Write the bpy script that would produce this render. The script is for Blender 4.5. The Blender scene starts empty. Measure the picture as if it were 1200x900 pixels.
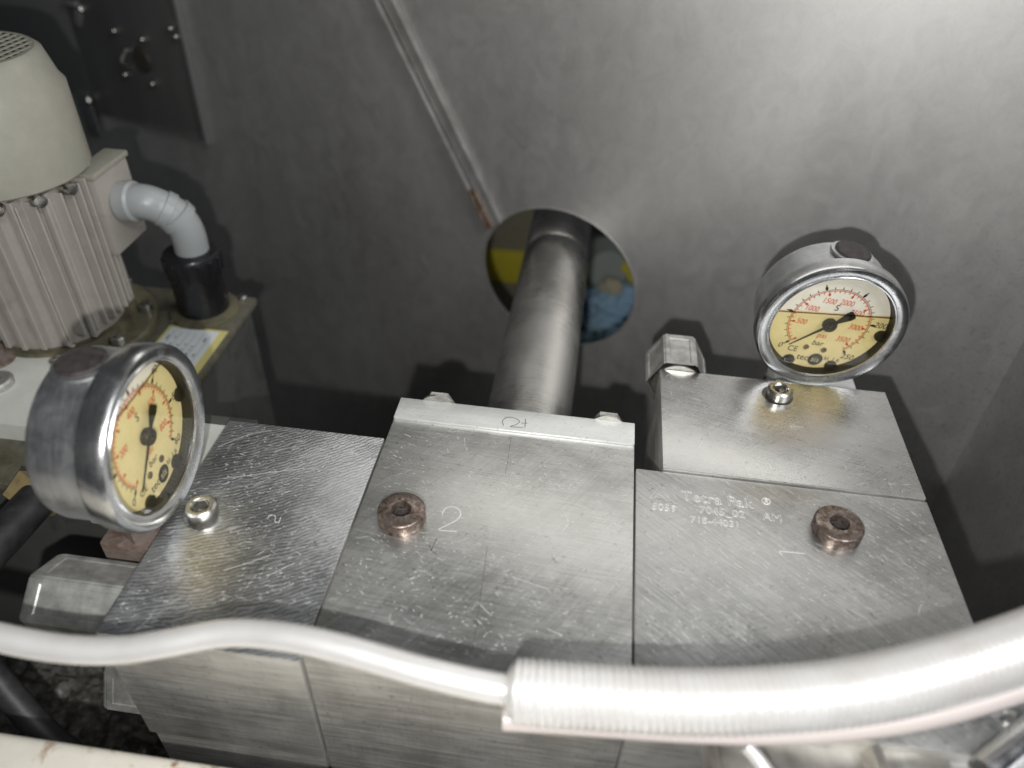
import bpy, bmesh, math, random
from mathutils import Vector, Matrix
random.seed(7)
R = math.radians
scn = bpy.context.scene
COL = scn.collection

# ------------------------------------------------------------------ camera
FPX = 896.62                                   # focal length for a 1200 pixel wide frame
CAM = Vector((0, 0, .23))
RIGHT = Vector((.99086, .13122, .03141))
DOWN = Vector((.10724, -.62465, -.77351))
FWD = Vector((-.08188, .7698, -.63301))
cam = bpy.data.cameras.new('camera')
camo = bpy.data.objects.new('camera', cam)
COL.objects.link(camo)
rm = Matrix((RIGHT, -DOWN, -FWD)).transposed()
camo.matrix_world = Matrix.Translation(CAM) @ rm.to_4x4()
cam.sensor_width = 36
cam.lens = 36 * FPX / 1200
cam.clip_start = .005
cam.clip_end = 30
cam.dof.use_dof = True
cam.dof.focus_distance = .33
cam.dof.aperture_fstop = 5.5
scn.camera = camo

# ------------------------------------------------------------------ light
world = bpy.data.worlds.new('World')
scn.world = world
world.use_nodes = True
wn = world.node_tree
wn.nodes['Background'].inputs[0].default_value = (.88, .95, 1, 1)
wn.nodes['Background'].inputs[1].default_value = .035

def lamp(name, kind, loc, energy, color, size=None, target=None, sizey=None):
    l = bpy.data.lights.new(name, kind)
    l.energy = energy
    l.color = color
    o = bpy.data.objects.new(name, l)
    COL.objects.link(o)
    o.location = loc
    if kind == 'AREA':
        l.shape = 'RECTANGLE'
        l.size = size
        l.size_y = sizey or size
    else:
        l.shadow_soft_size = size
    if target:
        o.rotation_euler = (Vector(target) - Vector(loc)).to_track_quat('-Z', 'Y').to_euler()
    return o
# the phone's own lamp, beside and under its lens, the workshop's tube lights overhead, and one added fill
flash = lamp('flash', 'POINT', CAM - RIGHT * .015 + DOWN * .034 - FWD * .004, 3.7, (1, .99, .965), .003)
lamp('ceiling_tube', 'AREA', (.65, -.10, .85), 3.6, (.95, .98, 1), .5, (.22, .45, .12), .9)
lamp('overhead_tube', 'AREA', (.45, -.20, .70), 2.2, (.97, .985, 1), .36, (.20, .40, .1), .10)
lamp('block_top_fill', 'AREA', (.03, .425, .25), .17, (1, .985, .93), .42, (.0, .27, 0), .07)  # added unseen fill above the frame, brightens the rear of the block tops

scn.view_settings.view_transform = 'Standard'
scn.view_settings.look = 'None'
scn.view_settings.exposure = 0
scn.view_settings.gamma = 1
scn.view_settings.use_curve_mapping = False

# ------------------------------------------------------------------ helpers
def ray(u, v):
    return RIGHT * ((u - 600) / FPX) + DOWN * ((v - 450) / FPX) + FWD

def at(u, v, ax, val):
    d = ray(u, v)
    return CAM + d * ((val - CAM[ax]) / d[ax])

def atd(u, v, depth):
    return CAM + ray(u, v) * depth

MW = {}
def root(name, label, cat, loc=(0, 0, 0), mat=None, group=None):
    o = bpy.data.objects.new(name, None)
    o.empty_display_size = .01
    COL.objects.link(o)
    m = Matrix.Translation(Vector(loc))
    if mat is not None:
        m = m @ mat.to_4x4()
    o.matrix_world = m
    MW[o.name] = m
    tag(o, label, cat, group)
    return o

def tag(o, label=None, cat=None, group=None, kind=None):
    if label: o['label'] = label
    if cat: o['category'] = cat
    if group: o['group'] = group
    if kind: o['kind'] = kind
    return o

def obj(name, bm, mat, parent=None, world=True, smooth=True, angle=35):
    """link a bmesh as one mesh object; world: its vertices are world coordinates"""
    base = Matrix.Identity(4)
    if parent is not None:
        base = MW[parent.name]
    if isinstance(bm, bpy.types.Mesh):
        me = bm
        if world and parent is not None:
            me.transform(base.inverted())
    else:
        if world and parent is not None:
            bmesh.ops.transform(bm, matrix=base.inverted(), verts=bm.verts)
        me = bpy.data.meshes.new(name)
        bm.normal_update()
        bm.to_mesh(me)
        bm.free()
    if mat is not None:
        me.materials.clear()
        for m in (mat if isinstance(mat, (list, tuple)) else [mat]):
            me.materials.append(m)
    if smooth:
        me.shade_smooth()
        me.set_sharp_from_angle(angle=R(angle))
    o = bpy.data.objects.new(name, me)
    COL.objects.link(o)
    if parent is not None:
        o.parent = parent
        MW[o.name] = base
    else:
        MW[o.name] = Matrix.Identity(4)
    return o

def join(*bms):
    out = bmesh.new()
    for b in bms:
        me = bpy.data.meshes.new('t')
        b.to_mesh(me)
        b.free()
        out.from_mesh(me)
        bpy.data.meshes.remove(me)
    return out

def xf(bm, m):
    bmesh.ops.transform(bm, matrix=m, verts=bm.verts)
    return bm

def box(x0, x1, y0, y1, z0, z1, bev=0, seg=2):
    bm = bmesh.new()
    bmesh.ops.create_cube(bm, size=1)
    for v in bm.verts:
        v.co = Vector((x0 + (v.co.x + .5) * (x1 - x0), y0 + (v.co.y + .5) * (y1 - y0), z0 + (v.co.z + .5) * (z1 - z0)))
    if bev:
        bmesh.ops.bevel(bm, geom=bm.edges[:], offset=bev, segments=seg, profile=.6, affect='EDGES')
    return bm

def lathe(prof, n=64, m=None, closed=False, phase=0):
    """turn (radius, height) pairs about Z"""
    bm = bmesh.new()
    rings = []
    for r, z in prof:
        if r < 1e-7:
            rings.append([bm.verts.new((0, 0, z))])
        else:
            rings.append([bm.verts.new((r * math.cos(phase + 2 * math.pi * k / n), r * math.sin(phase + 2 * math.pi * k / n), z)) for k in range(n)])
    pairs = list(zip(rings, rings[1:]))
    if closed: pairs.append((rings[-1], rings[0]))
    for a, b in pairs:
        for k in range(n):
            k2 = (k + 1) % n
            if len(a) == 1 and len(b) == 1: continue
            if len(a) == 1: bm.faces.new((a[0], b[k2], b[k]))
            elif len(b) == 1: bm.faces.new((a[k], a[k2], b[0]))
            else: bm.faces.new((a[k], a[k2], b[k2], b[k]))
    bmesh.ops.recalc_face_normals(bm, faces=bm.faces[:])
    if m is not None: xf(bm, m)
    return bm

def axis(loc, d, spin=0):
    """matrix taking +Z to d at loc"""
    q = Vector(d).normalized().to_track_quat('Z', 'Y')
    return Matrix.Translation(Vector(loc)) @ q.to_matrix().to_4x4() @ Matrix.Rotation(spin, 4, 'Z')

def smooth_path(pts, sub=12):
    P = [Vector(p) for p in pts]
    P = [P[0] * 2 - P[1]] + P + [P[-1] * 2 - P[-2]]
    out = []
    for i in range(1, len(P) - 2):
        a, b, c, d = P[i - 1:i + 3]
        for k in range(sub):
            t = k / sub
            out.append(.5 * ((2 * b) + (c - a) * t + (2 * a - 5 * b + 4 * c - d) * t * t + (3 * b - a - 3 * c + d) * t ** 3))
    out.append(P[-2])
    return out

def tube(pts, rad, n=20, caps=True):
    """sweep a circle; rad is a number or function of arc length"""
    bm = bmesh.new()
    prev = None
    up = Vector((0, 0, 1))
    s = 0
    rings = []
    for i, p in enumerate(pts):
        t = (pts[min(i + 1, len(pts) - 1)] - pts[max(i - 1, 0)]).normalized()
        a = up.cross(t)
        if a.length < 1e-3: a = Vector((1, 0, 0)).cross(t)
        a.normalize()
        b = t.cross(a)
        up = b if i else b
        if i: s += (p - pts[i - 1]).length
        r = rad(s) if callable(rad) else rad
        rings.append([bm.verts.new(p + r * (math.cos(2 * math.pi * k / n) * a + math.sin(2 * math.pi * k / n) * b)) for k in range(n)])
    for A, B in zip(rings, rings[1:]):
        for k in range(n):
            bm.faces.new((A[k], A[(k + 1) % n], B[(k + 1) % n], B[k]))
    if caps:
        bm.faces.new(rings[0][::-1])
        bm.faces.new(rings[-1])
    bmesh.ops.recalc_face_normals(bm, faces=bm.faces[:])
    return bm

def resample(pts, step):
    out = [pts[0]]
    acc = 0
    for a, b in zip(pts, pts[1:]):
        L = (b - a).length
        while acc + L >= step:
            t = (step - acc) / L
            a = a.lerp(b, t)
            L = (b - a).length
            acc = 0
            out.append(a)
        acc += L
    return out

def cut(o, cutters):
    """cut holes into a mesh object, baking the result"""
    dg = None
    tmp = []
    for cb in cutters:
        me = bpy.data.meshes.new('cutter')
        cb.to_mesh(me); cb.free()
        c = bpy.data.objects.new('cutter', me)
        COL.objects.link(c)
        if o.parent: c.matrix_world = Matrix.Identity(4)
        md = o.modifiers.new('b', 'BOOLEAN')
        md.operation = 'DIFFERENCE'; md.solver = 'EXACT'; md.object = c
        tmp.append(c)
    bpy.context.view_layer.update()
    dg = bpy.context.evaluated_depsgraph_get()
    me = bpy.data.meshes.new_from_object(o.evaluated_get(dg))
    o.modifiers.clear()
    old = o.data
    o.data = me
    me.shade_smooth(); me.set_sharp_from_angle(angle=R(25))
    for c in tmp:
        bpy.data.objects.remove(c)
    bpy.data.meshes.remove(old)

def ribbon(pts, w, z=0.0, m=None):
    """flat stroke of width w through 2-D points lying at height z"""
    bm = bmesh.new()
    P = [Vector((p[0], p[1], 0)) for p in pts]
    L = []; Q = []
    for i, p in enumerate(P):
        t = (P[min(i + 1, len(P) - 1)] - P[max(i - 1, 0)]).normalized()
        nrm = Vector((-t.y, t.x, 0)) * w / 2
        L.append(bm.verts.new((p.x + nrm.x, p.y + nrm.y, z)))
        Q.append(bm.verts.new((p.x - nrm.x, p.y - nrm.y, z)))
    for i in range(len(P) - 1):
        bm.faces.new((Q[i], Q[i + 1], L[i + 1], L[i]))
    if m is not None: xf(bm, m)
    return bm

def arc2(cx, cy, r, a0, a1, n=24):
    return [(cx + r * math.cos(R(a0 + (a1 - a0) * k / n)), cy + r * math.sin(R(a0 + (a1 - a0) * k / n))) for k in range(n + 1)]

def text(s, size, loc=(0, 0), z=0, rot=0, outline=0, shear=0, xs=1, align='CENTER'):
    cu = bpy.data.curves.new('t', 'FONT')
    cu.body = s; cu.size = size; cu.align_x = align; cu.align_y = 'CENTER'; cu.shear = shear
    cu.resolution_u = 3
    if outline:
        cu.fill_mode = 'NONE'
        cu.bevel_depth = outline
        cu.bevel_resolution = 0
    o = bpy.data.objects.new('t', cu)
    COL.objects.link(o)
    bpy.context.view_layer.update()
    me = bpy.data.meshes.new_from_object(o.evaluated_get(bpy.context.evaluated_depsgraph_get()))
    bm = bmesh.new()
    bm.from_mesh(me)
    bpy.data.objects.remove(o); bpy.data.meshes.remove(me); bpy.data.curves.remove(cu)
    xf(bm, Matrix.Translation((loc[0], loc[1], z)) @ Matrix.Rotation(rot, 4, 'Z') @ Matrix.Diagonal((xs, 1, 1, 1)))
    return bm

# ------------------------------------------------------------------ materials
def mat(name, base, metal=0, rough=.5, spec=.5):
    m = bpy.data.materials.new(name)
    m.use_nodes = True
    b = m.node_tree.nodes['Principled BSDF']
    b.inputs['Base Color'].default_value = (*base, 1)
    b.inputs['Metallic'].default_value = metal
    b.inputs['Roughness'].default_value = rough
    b.inputs['Specular IOR Level'].default_value = spec
    return m

class N:
    def __init__(s, m):
        s.m = m; s.t = m.node_tree; s.b = s.t.nodes['Principled BSDF']
        s.tc = s.new('ShaderNodeTexCoord')
    def new(s, k): return s.t.nodes.new(k)
    def link(s, a, b): s.t.links.new(a, b)
    def mapping(s, scale=(1, 1, 1), rot=(0, 0, 0), loc=(0, 0, 0), src=None):
        mp = s.new('ShaderNodeMapping')
        mp.inputs['Scale'].default_value = scale
        mp.inputs['Rotation'].default_value = rot
        mp.inputs['Location'].default_value = loc
        s.link(src or s.tc.outputs['Object'], mp.inputs['Vector'])
        return mp.outputs[0]
    def rotstretch(s, ang, scale):
        """turn first, then stretch, so that streaks run along ang"""
        a = s.mapping(rot=(0, 0, -ang))
        return s.mapping(scale=scale, src=a)
    def noise(s, vec, scale, detail=3, rough=.55, dist=0):
        n = s.new('ShaderNodeTexNoise')
        n.inputs['Scale'].default_value = scale
        n.inputs['Detail'].default_value = detail
        n.inputs['Roughness'].default_value = rough
        n.inputs['Distortion'].default_value = dist
        s.link(vec, n.inputs['Vector'])
        return n.outputs[0]
    def ramp(s, fac, stops):
        r = s.new('ShaderNodeValToRGB')
        e = r.color_ramp.elements
        while len(e) < len(stops): e.new(.5)
        for i, (p, c) in enumerate(stops):
            e[i].position = p
            e[i].color = (*c, 1) if isinstance(c, tuple) else (c, c, c, 1)
        s.link(fac, r.inputs[0])
        return r.outputs[0]
    def mixc(s, fac, a, b, mode='MIX'):
        x = s.new('ShaderNodeMix'); x.data_type = 'RGBA'; x.blend_type = mode
        for sock, val in ((x.inputs[0], fac), (x.inputs[6], a), (x.inputs[7], b)):
            if hasattr(val, 'links'): s.link(val, sock)
            elif isinstance(val, tuple): sock.default_value = (*val, 1)
            else: sock.default_value = val
        return x.outputs[2]
    def math(s, op, a, b=0):
        x = s.new('ShaderNodeMath'); x.operation = op
        for sock, val in ((x.inputs[0], a), (x.inputs[1], b)):
            if hasattr(val, 'links'): s.link(val, sock)
            else: sock.default_value = val
        return x.outputs[0]
    def bump(s, h, strength=.2, dist=.0005):
        b = s.new('ShaderNodeBump')
        b.inputs['Strength'].default_value = strength
        b.inputs['Distance'].default_value = dist
        s.link(h, b.inputs['Height'])
        s.link(b.outputs[0], s.b.inputs['Normal'])
    def color(s, c): s.link(c, s.b.inputs['Base Color'])
    def rough(s, c): s.link(c, s.b.inputs['Roughness'])

def brushed(name, ang, c0, c1, r0, r1, bump=.18, cross=.4, metal=.9, fine=900, swirl=None, front=False):
    m = mat(name, c0, metal, .4)
    n = N(m)
    if swirl:
        # arcs left by a fly cutter
        sep = n.new('ShaderNodeVectorMath'); sep.operation = 'LENGTH'
        n.link(n.mapping(loc=swirl), sep.inputs[0])
        w = n.math('MULTIPLY', sep.outputs['Value'], 4200)
        ns = n.math('MULTIPLY', n.noise(n.mapping(), 110, 4), 20)
        a = n.math('MULTIPLY', n.math('ADD', n.math('SINE', n.math('ADD', w, ns)), 1), .5)
        n2 = n.noise(n.rotstretch(ang, (160, 900, 60)), 1, 5, .75)
        a = n.math('ADD', n.math('MULTIPLY', a, .28), n.math('MULTIPLY', n2, .72))
    elif front:
        a = n.noise(n.mapping(scale=(fine * .035, 40, fine)), 1, 5, .65)
    else:
        a = n.noise(n.rotstretch(ang, (fine * .07, fine * 2.0, 40)), 1, 5, .72)
    b = n.noise(n.rotstretch(ang + 1.05, (60, 1500, 40)), 1, 4, .65)
    c = n.noise(n.mapping(), 38, 4, .6, .4)
    d = n.noise(n.mapping(), 420, 3, .6)
    f = n.math('ADD', n.math('MULTIPLY', a, 1 - cross), n.math('MULTIPLY', b, cross))
    f2 = n.math('ADD', n.math('MULTIPLY', f, .62), n.math('MULTIPLY', c, .38))
    n.color(n.mixc(n.ramp(d, [(.62, 0.0), (.72, .55)]), n.ramp(f2, [(.42, c0), (.58, c1)]), tuple(x * .55 for x in c0)))
    n.rough(n.ramp(f2, [(.40, r0), (.60, r1)]))
    n.bump(n.math('ADD', f, n.math('MULTIPLY', d, .25)), bump, .0004)
    n.b.inputs['Anisotropic'].default_value = .3
    return m

M = {}
M['alu_left'] = brushed('alu_left', R(20), (.46, .47, .48), (.84, .85, .86), .28, .44, .35, .25, .95, swirl=(.10, -.19, 0))
M['alu_centre'] = brushed('alu_centre', R(-4), (.52, .52, .50), (.74, .74, .72), .28, .42, .2, .35, .88)
M['alu_plate'] = brushed('alu_plate', R(-2), (.72, .73, .72), (.86, .87, .85), .42, .54, .1, .3, .6)
M['alu_right'] = brushed('alu_right', R(-38), (.47, .47, .465), (.70, .70, .69), .28, .42, .2, .2, .9)
M['alu_upper'] = brushed('alu_upper', R(-15), (.52, .515, .505), (.68, .67, .66), .24, .36, .14, .3, .92)
M['alu_front'] = brushed('alu_front', R(0), (.42, .41, .39), (.66, .65, .62), .42, .56, .3, .15, .75, front=True)
M['cast'] = mat('cast_zinc', (.58, .58, .56), .75, .5)
n = N(M['cast']); n.bump(n.noise(n.mapping(), 500, 4), .25, .0003)
n.color(n.ramp(n.noise(n.mapping(), 130, 4, .6), [(.34, (.36, .36, .345)), (.62, (.64, .64, .61))]))

def gauge_steel(name, c0, c1, r0, r1):
    m = mat(name, c0, .97, .25)
    n = N(m)
    a = n.noise(n.mapping(), 90, 4, .6, .5)
    s = n.noise(n.mapping(scale=(200, 30, 900)), 1, 4, .7)
    f = n.math('ADD', n.math('MULTIPLY', a, .6), n.math('MULTIPLY', s, .4))
    n.color(n.ramp(f, [(.36, c0), (.6, c1)]))
    n.rough(n.ramp(f, [(.35, r0), (.65, r1)]))
    n.bump(n.noise(n.mapping(), 700, 4, .7), .08, .0002)
    return m
M['case'] = gauge_steel('gauge_case', (.52, .53, .54), (.74, .75, .76), .34, .52)
M['bezel'] = gauge_steel('gauge_bezel', (.5, .505, .51), (.72, .725, .73), .16, .32)
M['steel'] = gauge_steel('steel_screw', (.42, .41, .38), (.62, .61, .57), .22, .38)
M['dark_hole'] = mat('socket_shadow', (.05, .045, .04), .4, .6)

m = M['rod'] = mat('rod_steel', (.25, .23, .2), .93, .3)
n = N(m)
a = n.noise(n.mapping(scale=(30, 1800, 30)), 1, 4, .6)
b = n.noise(n.mapping(scale=(1, .6, 1)), 26, 4, .6)
f = n.math('ADD', n.math('MULTIPLY', a, .28), n.math('MULTIPLY', b, .72))
n.color(n.ramp(f, [(.40, (.34, .33, .31)), (.60, (.66, .645, .62))]))
n.rough(n.ramp(f, [(.38, .20), (.62, .36)]))
n.bump(a, .08, .0002)

m = M['wall'] = mat('stainless_sheet', (.3, .3, .29), .88, .45)
n = N(m)
big = n.noise(n.mapping(), 6, 4, .6, .6)
mot = n.noise(n.mapping(scale=(1, 1, .8)), 75, 4, .65, 1.2)
fin = n.noise(n.mapping(), 420, 4, .7)
run = n.noise(n.mapping(scale=(60, 60, 4)), 1, 4, .6)
f = n.math('ADD', n.math('ADD', n.math('MULTIPLY', big, .30), n.math('MULTIPLY', mot, .34)), n.math('ADD', n.math('MULTIPLY', fin, .24), n.math('MULTIPLY', run, .12)))
c = n.ramp(f, [(.38, (.55, .54, .53)), (.5, (.62, .61, .60)), (.62, (.69, .68, .67))])
sp = n.noise(n.mapping(), 420, 3, .6)
# grease freckles, denser at the lower right of the sheet
gx = n.new('ShaderNodeSeparateXYZ'); n.link(n.mapping(), gx.inputs[0])
dens = n.math('MULTIPLY', n.math('SUBTRACT', gx.outputs[0], n.math('MULTIPLY', gx.outputs[2], 1.4)), 2.4)
mask = n.math('MULTIPLY', n.ramp(sp, [(.56, 0.0), (.64, 1.0)]), n.ramp(dens, [(.1, 0.05), (.8, .32)]))
n.color(n.mixc(mask, c, (.16, .15, .145)))
n.rough(n.ramp(f, [(.38, .49), (.62, .57)]))
n.bump(n.math('ADD', fin, n.math('MULTIPLY', mot, .5)), .08, .0004)

M['wall_dark'] = mat('dark_sheet', (.055, .055, .052), .7, .5)
n = N(M['wall_dark'])
n.color(n.ramp(n.noise(n.mapping(scale=(30, 30, 5)), 1, 4), [(.3, (.15, .15, .148)), (.7, (.22, .22, .215))]))
M['strip'] = mat('folded_steel', (.30, .295, .285), .6, .42)
n = N(M['strip'])
n.color(n.ramp(n.noise(n.mapping(), 60, 4), [(.3, (.30, .295, .285)), (.7, (.46, .45, .44))]))
M['weld'] = mat('heat_tinted_weld', (.45, .30, .22), .8, .4)
n = N(M['weld'])
n.color(n.ramp(n.noise(n.mapping(), 320, 4), [(.35, (.24, .18, .14)), (.65, (.46, .37, .31))]))
n.bump(n.noise(n.mapping(), 700, 3), .3, .0005)
M['grey_plate'] = mat('grey_plate', (.17, .17, .17), .3, .5)

def painted(name, c, dirt, rough=.45, sc=40, lo=.55, hi=.75):
    m = mat(name, c, 0, rough)
    n = N(m)
    d = n.noise(n.mapping(), sc, 6, .68, .5)
    n.color(n.mixc(n.ramp(d, [(lo, 0.0), (hi, 1.0)]), n.mixc(n.noise(n.mapping(), 90, 4, .7), tuple(q * .82 for q in c), tuple(min(1, q * 1.16) for q in c)), dirt))
    n.bump(n.noise(n.mapping(), 350, 4), .08, .0004)
    n.rough(n.ramp(d, [(.4, rough), (.7, min(1, rough + .25))]))
    return m
M['motor'] = painted('motor_paint', (.31, .30, .25), (.30, .27, .22), .42, 22, .58, .9)
M['fin'] = painted('fin_paint', (.34, .315, .285), (.25, .22, .19), .5, 40)
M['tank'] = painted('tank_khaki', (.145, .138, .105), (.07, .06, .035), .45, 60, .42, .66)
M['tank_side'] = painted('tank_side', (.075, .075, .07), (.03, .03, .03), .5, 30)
M['flange'] = painted('flange_olive', (.14, .13, .08), (.05, .045, .03), .35, 50, .45, .7)
M['cream'] = painted('cream_paint', (.58, .59, .54), (.33, .30, .24), .42, 35, .60, .74)
M['beam'] = painted('cream_beam', (.60, .57, .50), (.24, .14, .08), .5, 55, .55, .66)
M['grey_pvc'] = mat('grey_pvc', (.33, .345, .35), 0, .35)
n = N(M['grey_pvc']); n.bump(n.noise(n.mapping(), 160, 3), .12, .0006)
M['black'] = mat('black_plastic', (.012, .012, .014), 0, .28)
n = N(M['black']); n.rough(n.ramp(n.noise(n.mapping(), 150, 4), [(.3, .2), (.7, .45)]))
M['rubber'] = mat('black_rubber', (.022, .022, .025), 0, .5)
n = N(M['rubber']); n.bump(n.noise(n.mapping(), 900, 3), .2, .0003)
n.color(n.ramp(n.noise(n.mapping(), 130, 4), [(.35, (.016, .016, .018)), (.7, (.045, .044, .046))]))
M['deepblack'] = mat('pit_black', (.01, .01, .01), 0, .7)
M['floor'] = painted('oily_floor', (.035, .034, .032), (.012, .012, .012), .5, 30)
M['hose'] = mat('white_hose', (.6, .58, .54), .50, .36)
n = N(M['hose']); n.color(n.ramp(n.noise(n.mapping(), 60, 4), [(.35, (.80, .79, .78)), (.8, (.70, .67, .65))]))
M['plug'] = mat('brown_rubber_plug', (.07, .058, .055), 0, .6)
n = N(M['plug']); n.color(n.ramp(n.noise(n.mapping(), 300, 4), [(.35, (.028, .024, .023)), (.7, (.065, .055, .053))]))
n.bump(n.noise(n.mapping(), 800, 3), .2, .0003)
m = M['bronze'] = mat('rusted_steel', (.3, .2, .16), .7, .45)
n = N(m)
f = n.noise(n.mapping(), 500, 6, .75, .3)
n.color(n.ramp(f, [(.38, (.09, .06, .048)), (.5, (.20, .155, .13)), (.64, (.33, .29, .26))]))
n.rough(n.ramp(f, [(.35, .45), (.65, .22)]))
n.bump(f, .10, .0001)
M['brass'] = painted('dull_brass', (.35, .27, .13), (.12, .09, .05), .4, 80)
M['copperish'] = painted('rusty_hex', (.20, .165, .145), (.11, .065, .045), .42, 150, .45, .65)
M['dial'] = mat('dial_face', (.84, .76, .50), 0, .45)
n = N(M['dial']); n.color(n.ramp(n.noise(n.mapping(), 140, 4), [(.35, (.90, .86, .76)), (.75, (.82, .77, .62))]))
M['ink'] = mat('black_ink', (.015, .014, .013), 0, .5)
M['redink'] = mat('red_ink', (.66, .10, .05), 0, .5)
M['white'] = mat('white_ink', (.7, .68, .55), 0, .5)
M['engrave'] = mat('engraved_bright', (.92, .91, .87), .3, .55)
M['scratch'] = mat('scratched_bare', (.92, .92, .90), .45, .42)
M['darkline'] = mat('scribed_dark', (.10, .10, .095), .5, .5)
M['label'] = mat('label_paper', (.66, .70, .72), 0, .5)
M['label_edge'] = mat('label_yellow', (.62, .56, .22), 0, .5)

def glassy(name, tint, fac=.06, rough=.05):
    m = bpy.data.materials.new(name)
    m.use_nodes = True
    t = m.node_tree
    t.nodes.clear()
    out = t.nodes.new('ShaderNodeOutputMaterial')
    mx = t.nodes.new('ShaderNodeMixShader')
    tr = t.nodes.new('ShaderNodeBsdfTransparent'); tr.inputs[0].default_value = (*tint, 1)
    gl = t.nodes.new('ShaderNodeBsdfGlossy'); gl.inputs['Roughness'].default_value = rough
    fr = t.nodes.new('ShaderNodeLayerWeight'); pw = t.nodes.new('ShaderNodeMath'); pw.operation = 'POWER'; pw.inputs[1].default_value = 4.5; ad = t.nodes.new('ShaderNodeMath'); ad.operation = 'ADD'; ad.inputs[1].default_value = .035; t.links.new(fr.outputs['Facing'], pw.inputs[0]); t.links.new(pw.outputs[0], ad.inputs[0])
    mu = t.nodes.new('ShaderNodeMath'); mu.operation = 'MULTIPLY'; mu.inputs[1].default_value = fac
    t.links.new(ad.outputs[0], mu.inputs[0]); t.links.new(mu.outputs[0], mx.inputs[0])
    t.links.new(tr.outputs[0], mx.inputs[1]); t.links.new(gl.outputs[0], mx.inputs[2])
    t.links.new(mx.outputs[0], out.inputs[0])
    return m
M['glass'] = glassy('gauge_window', (.96, .96, .95), 1.0, .04)
M['liquid'] = glassy('glycerine', (.95, .89, .66), .3, .1)
M['meniscus'] = glassy('meniscus', (.35, .22, .05), .5, .1)

# ------------------------------------------------------------------ the setting
YW = .470
# the sheet is not square to the blocks: it turns towards the viewer on the right
YAW = R(18)
WROT = Matrix.Translation((-.0185, YW, 0)) @ Matrix.Rotation(-YAW, 4, 'Z') @ Matrix.Translation((.0185, -YW, 0))
WINV = WROT.inverted()
def wl(u, v, off=0.0):
    """where a sight line meets the sheet (or off in front of it), in the sheet's own square frame"""
    o = WINV @ CAM; d = WINV.to_3x3() @ ray(u, v)
    return o + d * ((YW - off - o.y) / d.y)
def wobj(name, bm, mt, parent=None, **k):
    return obj(name, xf(bm, WROT), mt, parent, **k)
def W(p): return WROT @ Vector(p)
XS = wl(1200, 400).x
XW = W((XS, YW, 0))
floor = obj('floor', box(-1.2, .9, -.4, 1.6, -.42, -.40), M['floor'])
tag(floor, kind='structure')
wall = wobj('back_wall', box(-.75, XS, YW, YW + .003, -.40, .62), M['wall'])
HOLE = WROT @ axis((-.0212, YW, -.0572), (0, 1, 0)) @ Matrix.Diagonal((.0586, .0545, 1, 1))
if abs((HOLE @ Vector((1, 0, 0)) - HOLE @ Vector((0, 0, 0))).z) > .03:
    HOLE = WROT @ axis((-.0212, YW, -.0572), (0, 1, 0)) @ Matrix.Diagonal((.0545, .0586, 1, 1))
cut(wall, [xf(lathe([(0, -.02), (1, -.02), (1, .02), (0, .02)], 96), HOLE)])
tag(wall, kind='structure')
side = obj('side_wall', box(XW.x, XW.x + .003, XW.y - .14, XW.y + .0002, -.40, .62), M['wall'])
tag(side, kind='structure')
far = obj('far_room_wall', box(-.9, .9, 1.3, 1.32, -.4, .8), mat('far_wall', (.16, .17, .16), 0, .6))
tag(far, kind='structure')

# rolled edge of the hole
t = root('hole_trim', 'thin rolled steel rim round the big circular hole in the steel wall', 'rim', HOLE @ Vector((0, 0, 0)))
obj('rim', lathe([(.995 + .011 * math.cos(a), -.0002 + .0006 * math.sin(a)) for a in [k * math.pi / 4 for k in range(8)]], 96, HOLE, closed=True), M['strip'], t)

# slanting folded lip on the wall
a = wl(436, -10, .004); b = wl(573, 268, .004)
t = root('slanted_lip', 'slanting folded steel lip with brown weld ending at the round hole', 'steel lip', W(b))
d = (a - b).normalized(); s_ = Vector((d.z, 0, -d.x))
if s_.x < 0: s_ = -s_
def slab(p, q, w0, w1, y0, y1, bev=.0006):
    bm = box(0, (q - p).length, w0, w1, 0, 1, 0)
    dd = (q - p).normalized(); ss = Vector((dd.z, 0, -dd.x))
    if ss.x < 0: ss = -ss
    for v in bm.verts:
        c = v.co.copy()
        v.co = Vector((p.x, 0, p.z)) + dd * c.x + ss * c.y
        v.co.y = y0 + (y1 - y0) * c.z
    bmesh.ops.recalc_face_normals(bm, faces=bm.faces[:])
    if bev: bmesh.ops.bevel(bm, geom=bm.edges[:], offset=bev, segments=2, affect='EDGES')
    return bm
bb = b + (a - b).normalized() * .03
wobj('front_edge', slab(bb, a, -.0010, .0014, YW - .007, YW, .0005), M['strip'], t)
wobj('fold', slab(b, a, .0022, .0115, YW - .0035, YW, .0012), M['strip'], t)
wobj('weld_bead', slab(b, bb, -.0010, .0014, YW - .0072, YW, .0006), M['weld'], t)
wobj('weld_bead', slab(b, bb, .0020, .0040, YW - .0060, YW - .0033, .0006), M['weld'], t)

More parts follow.
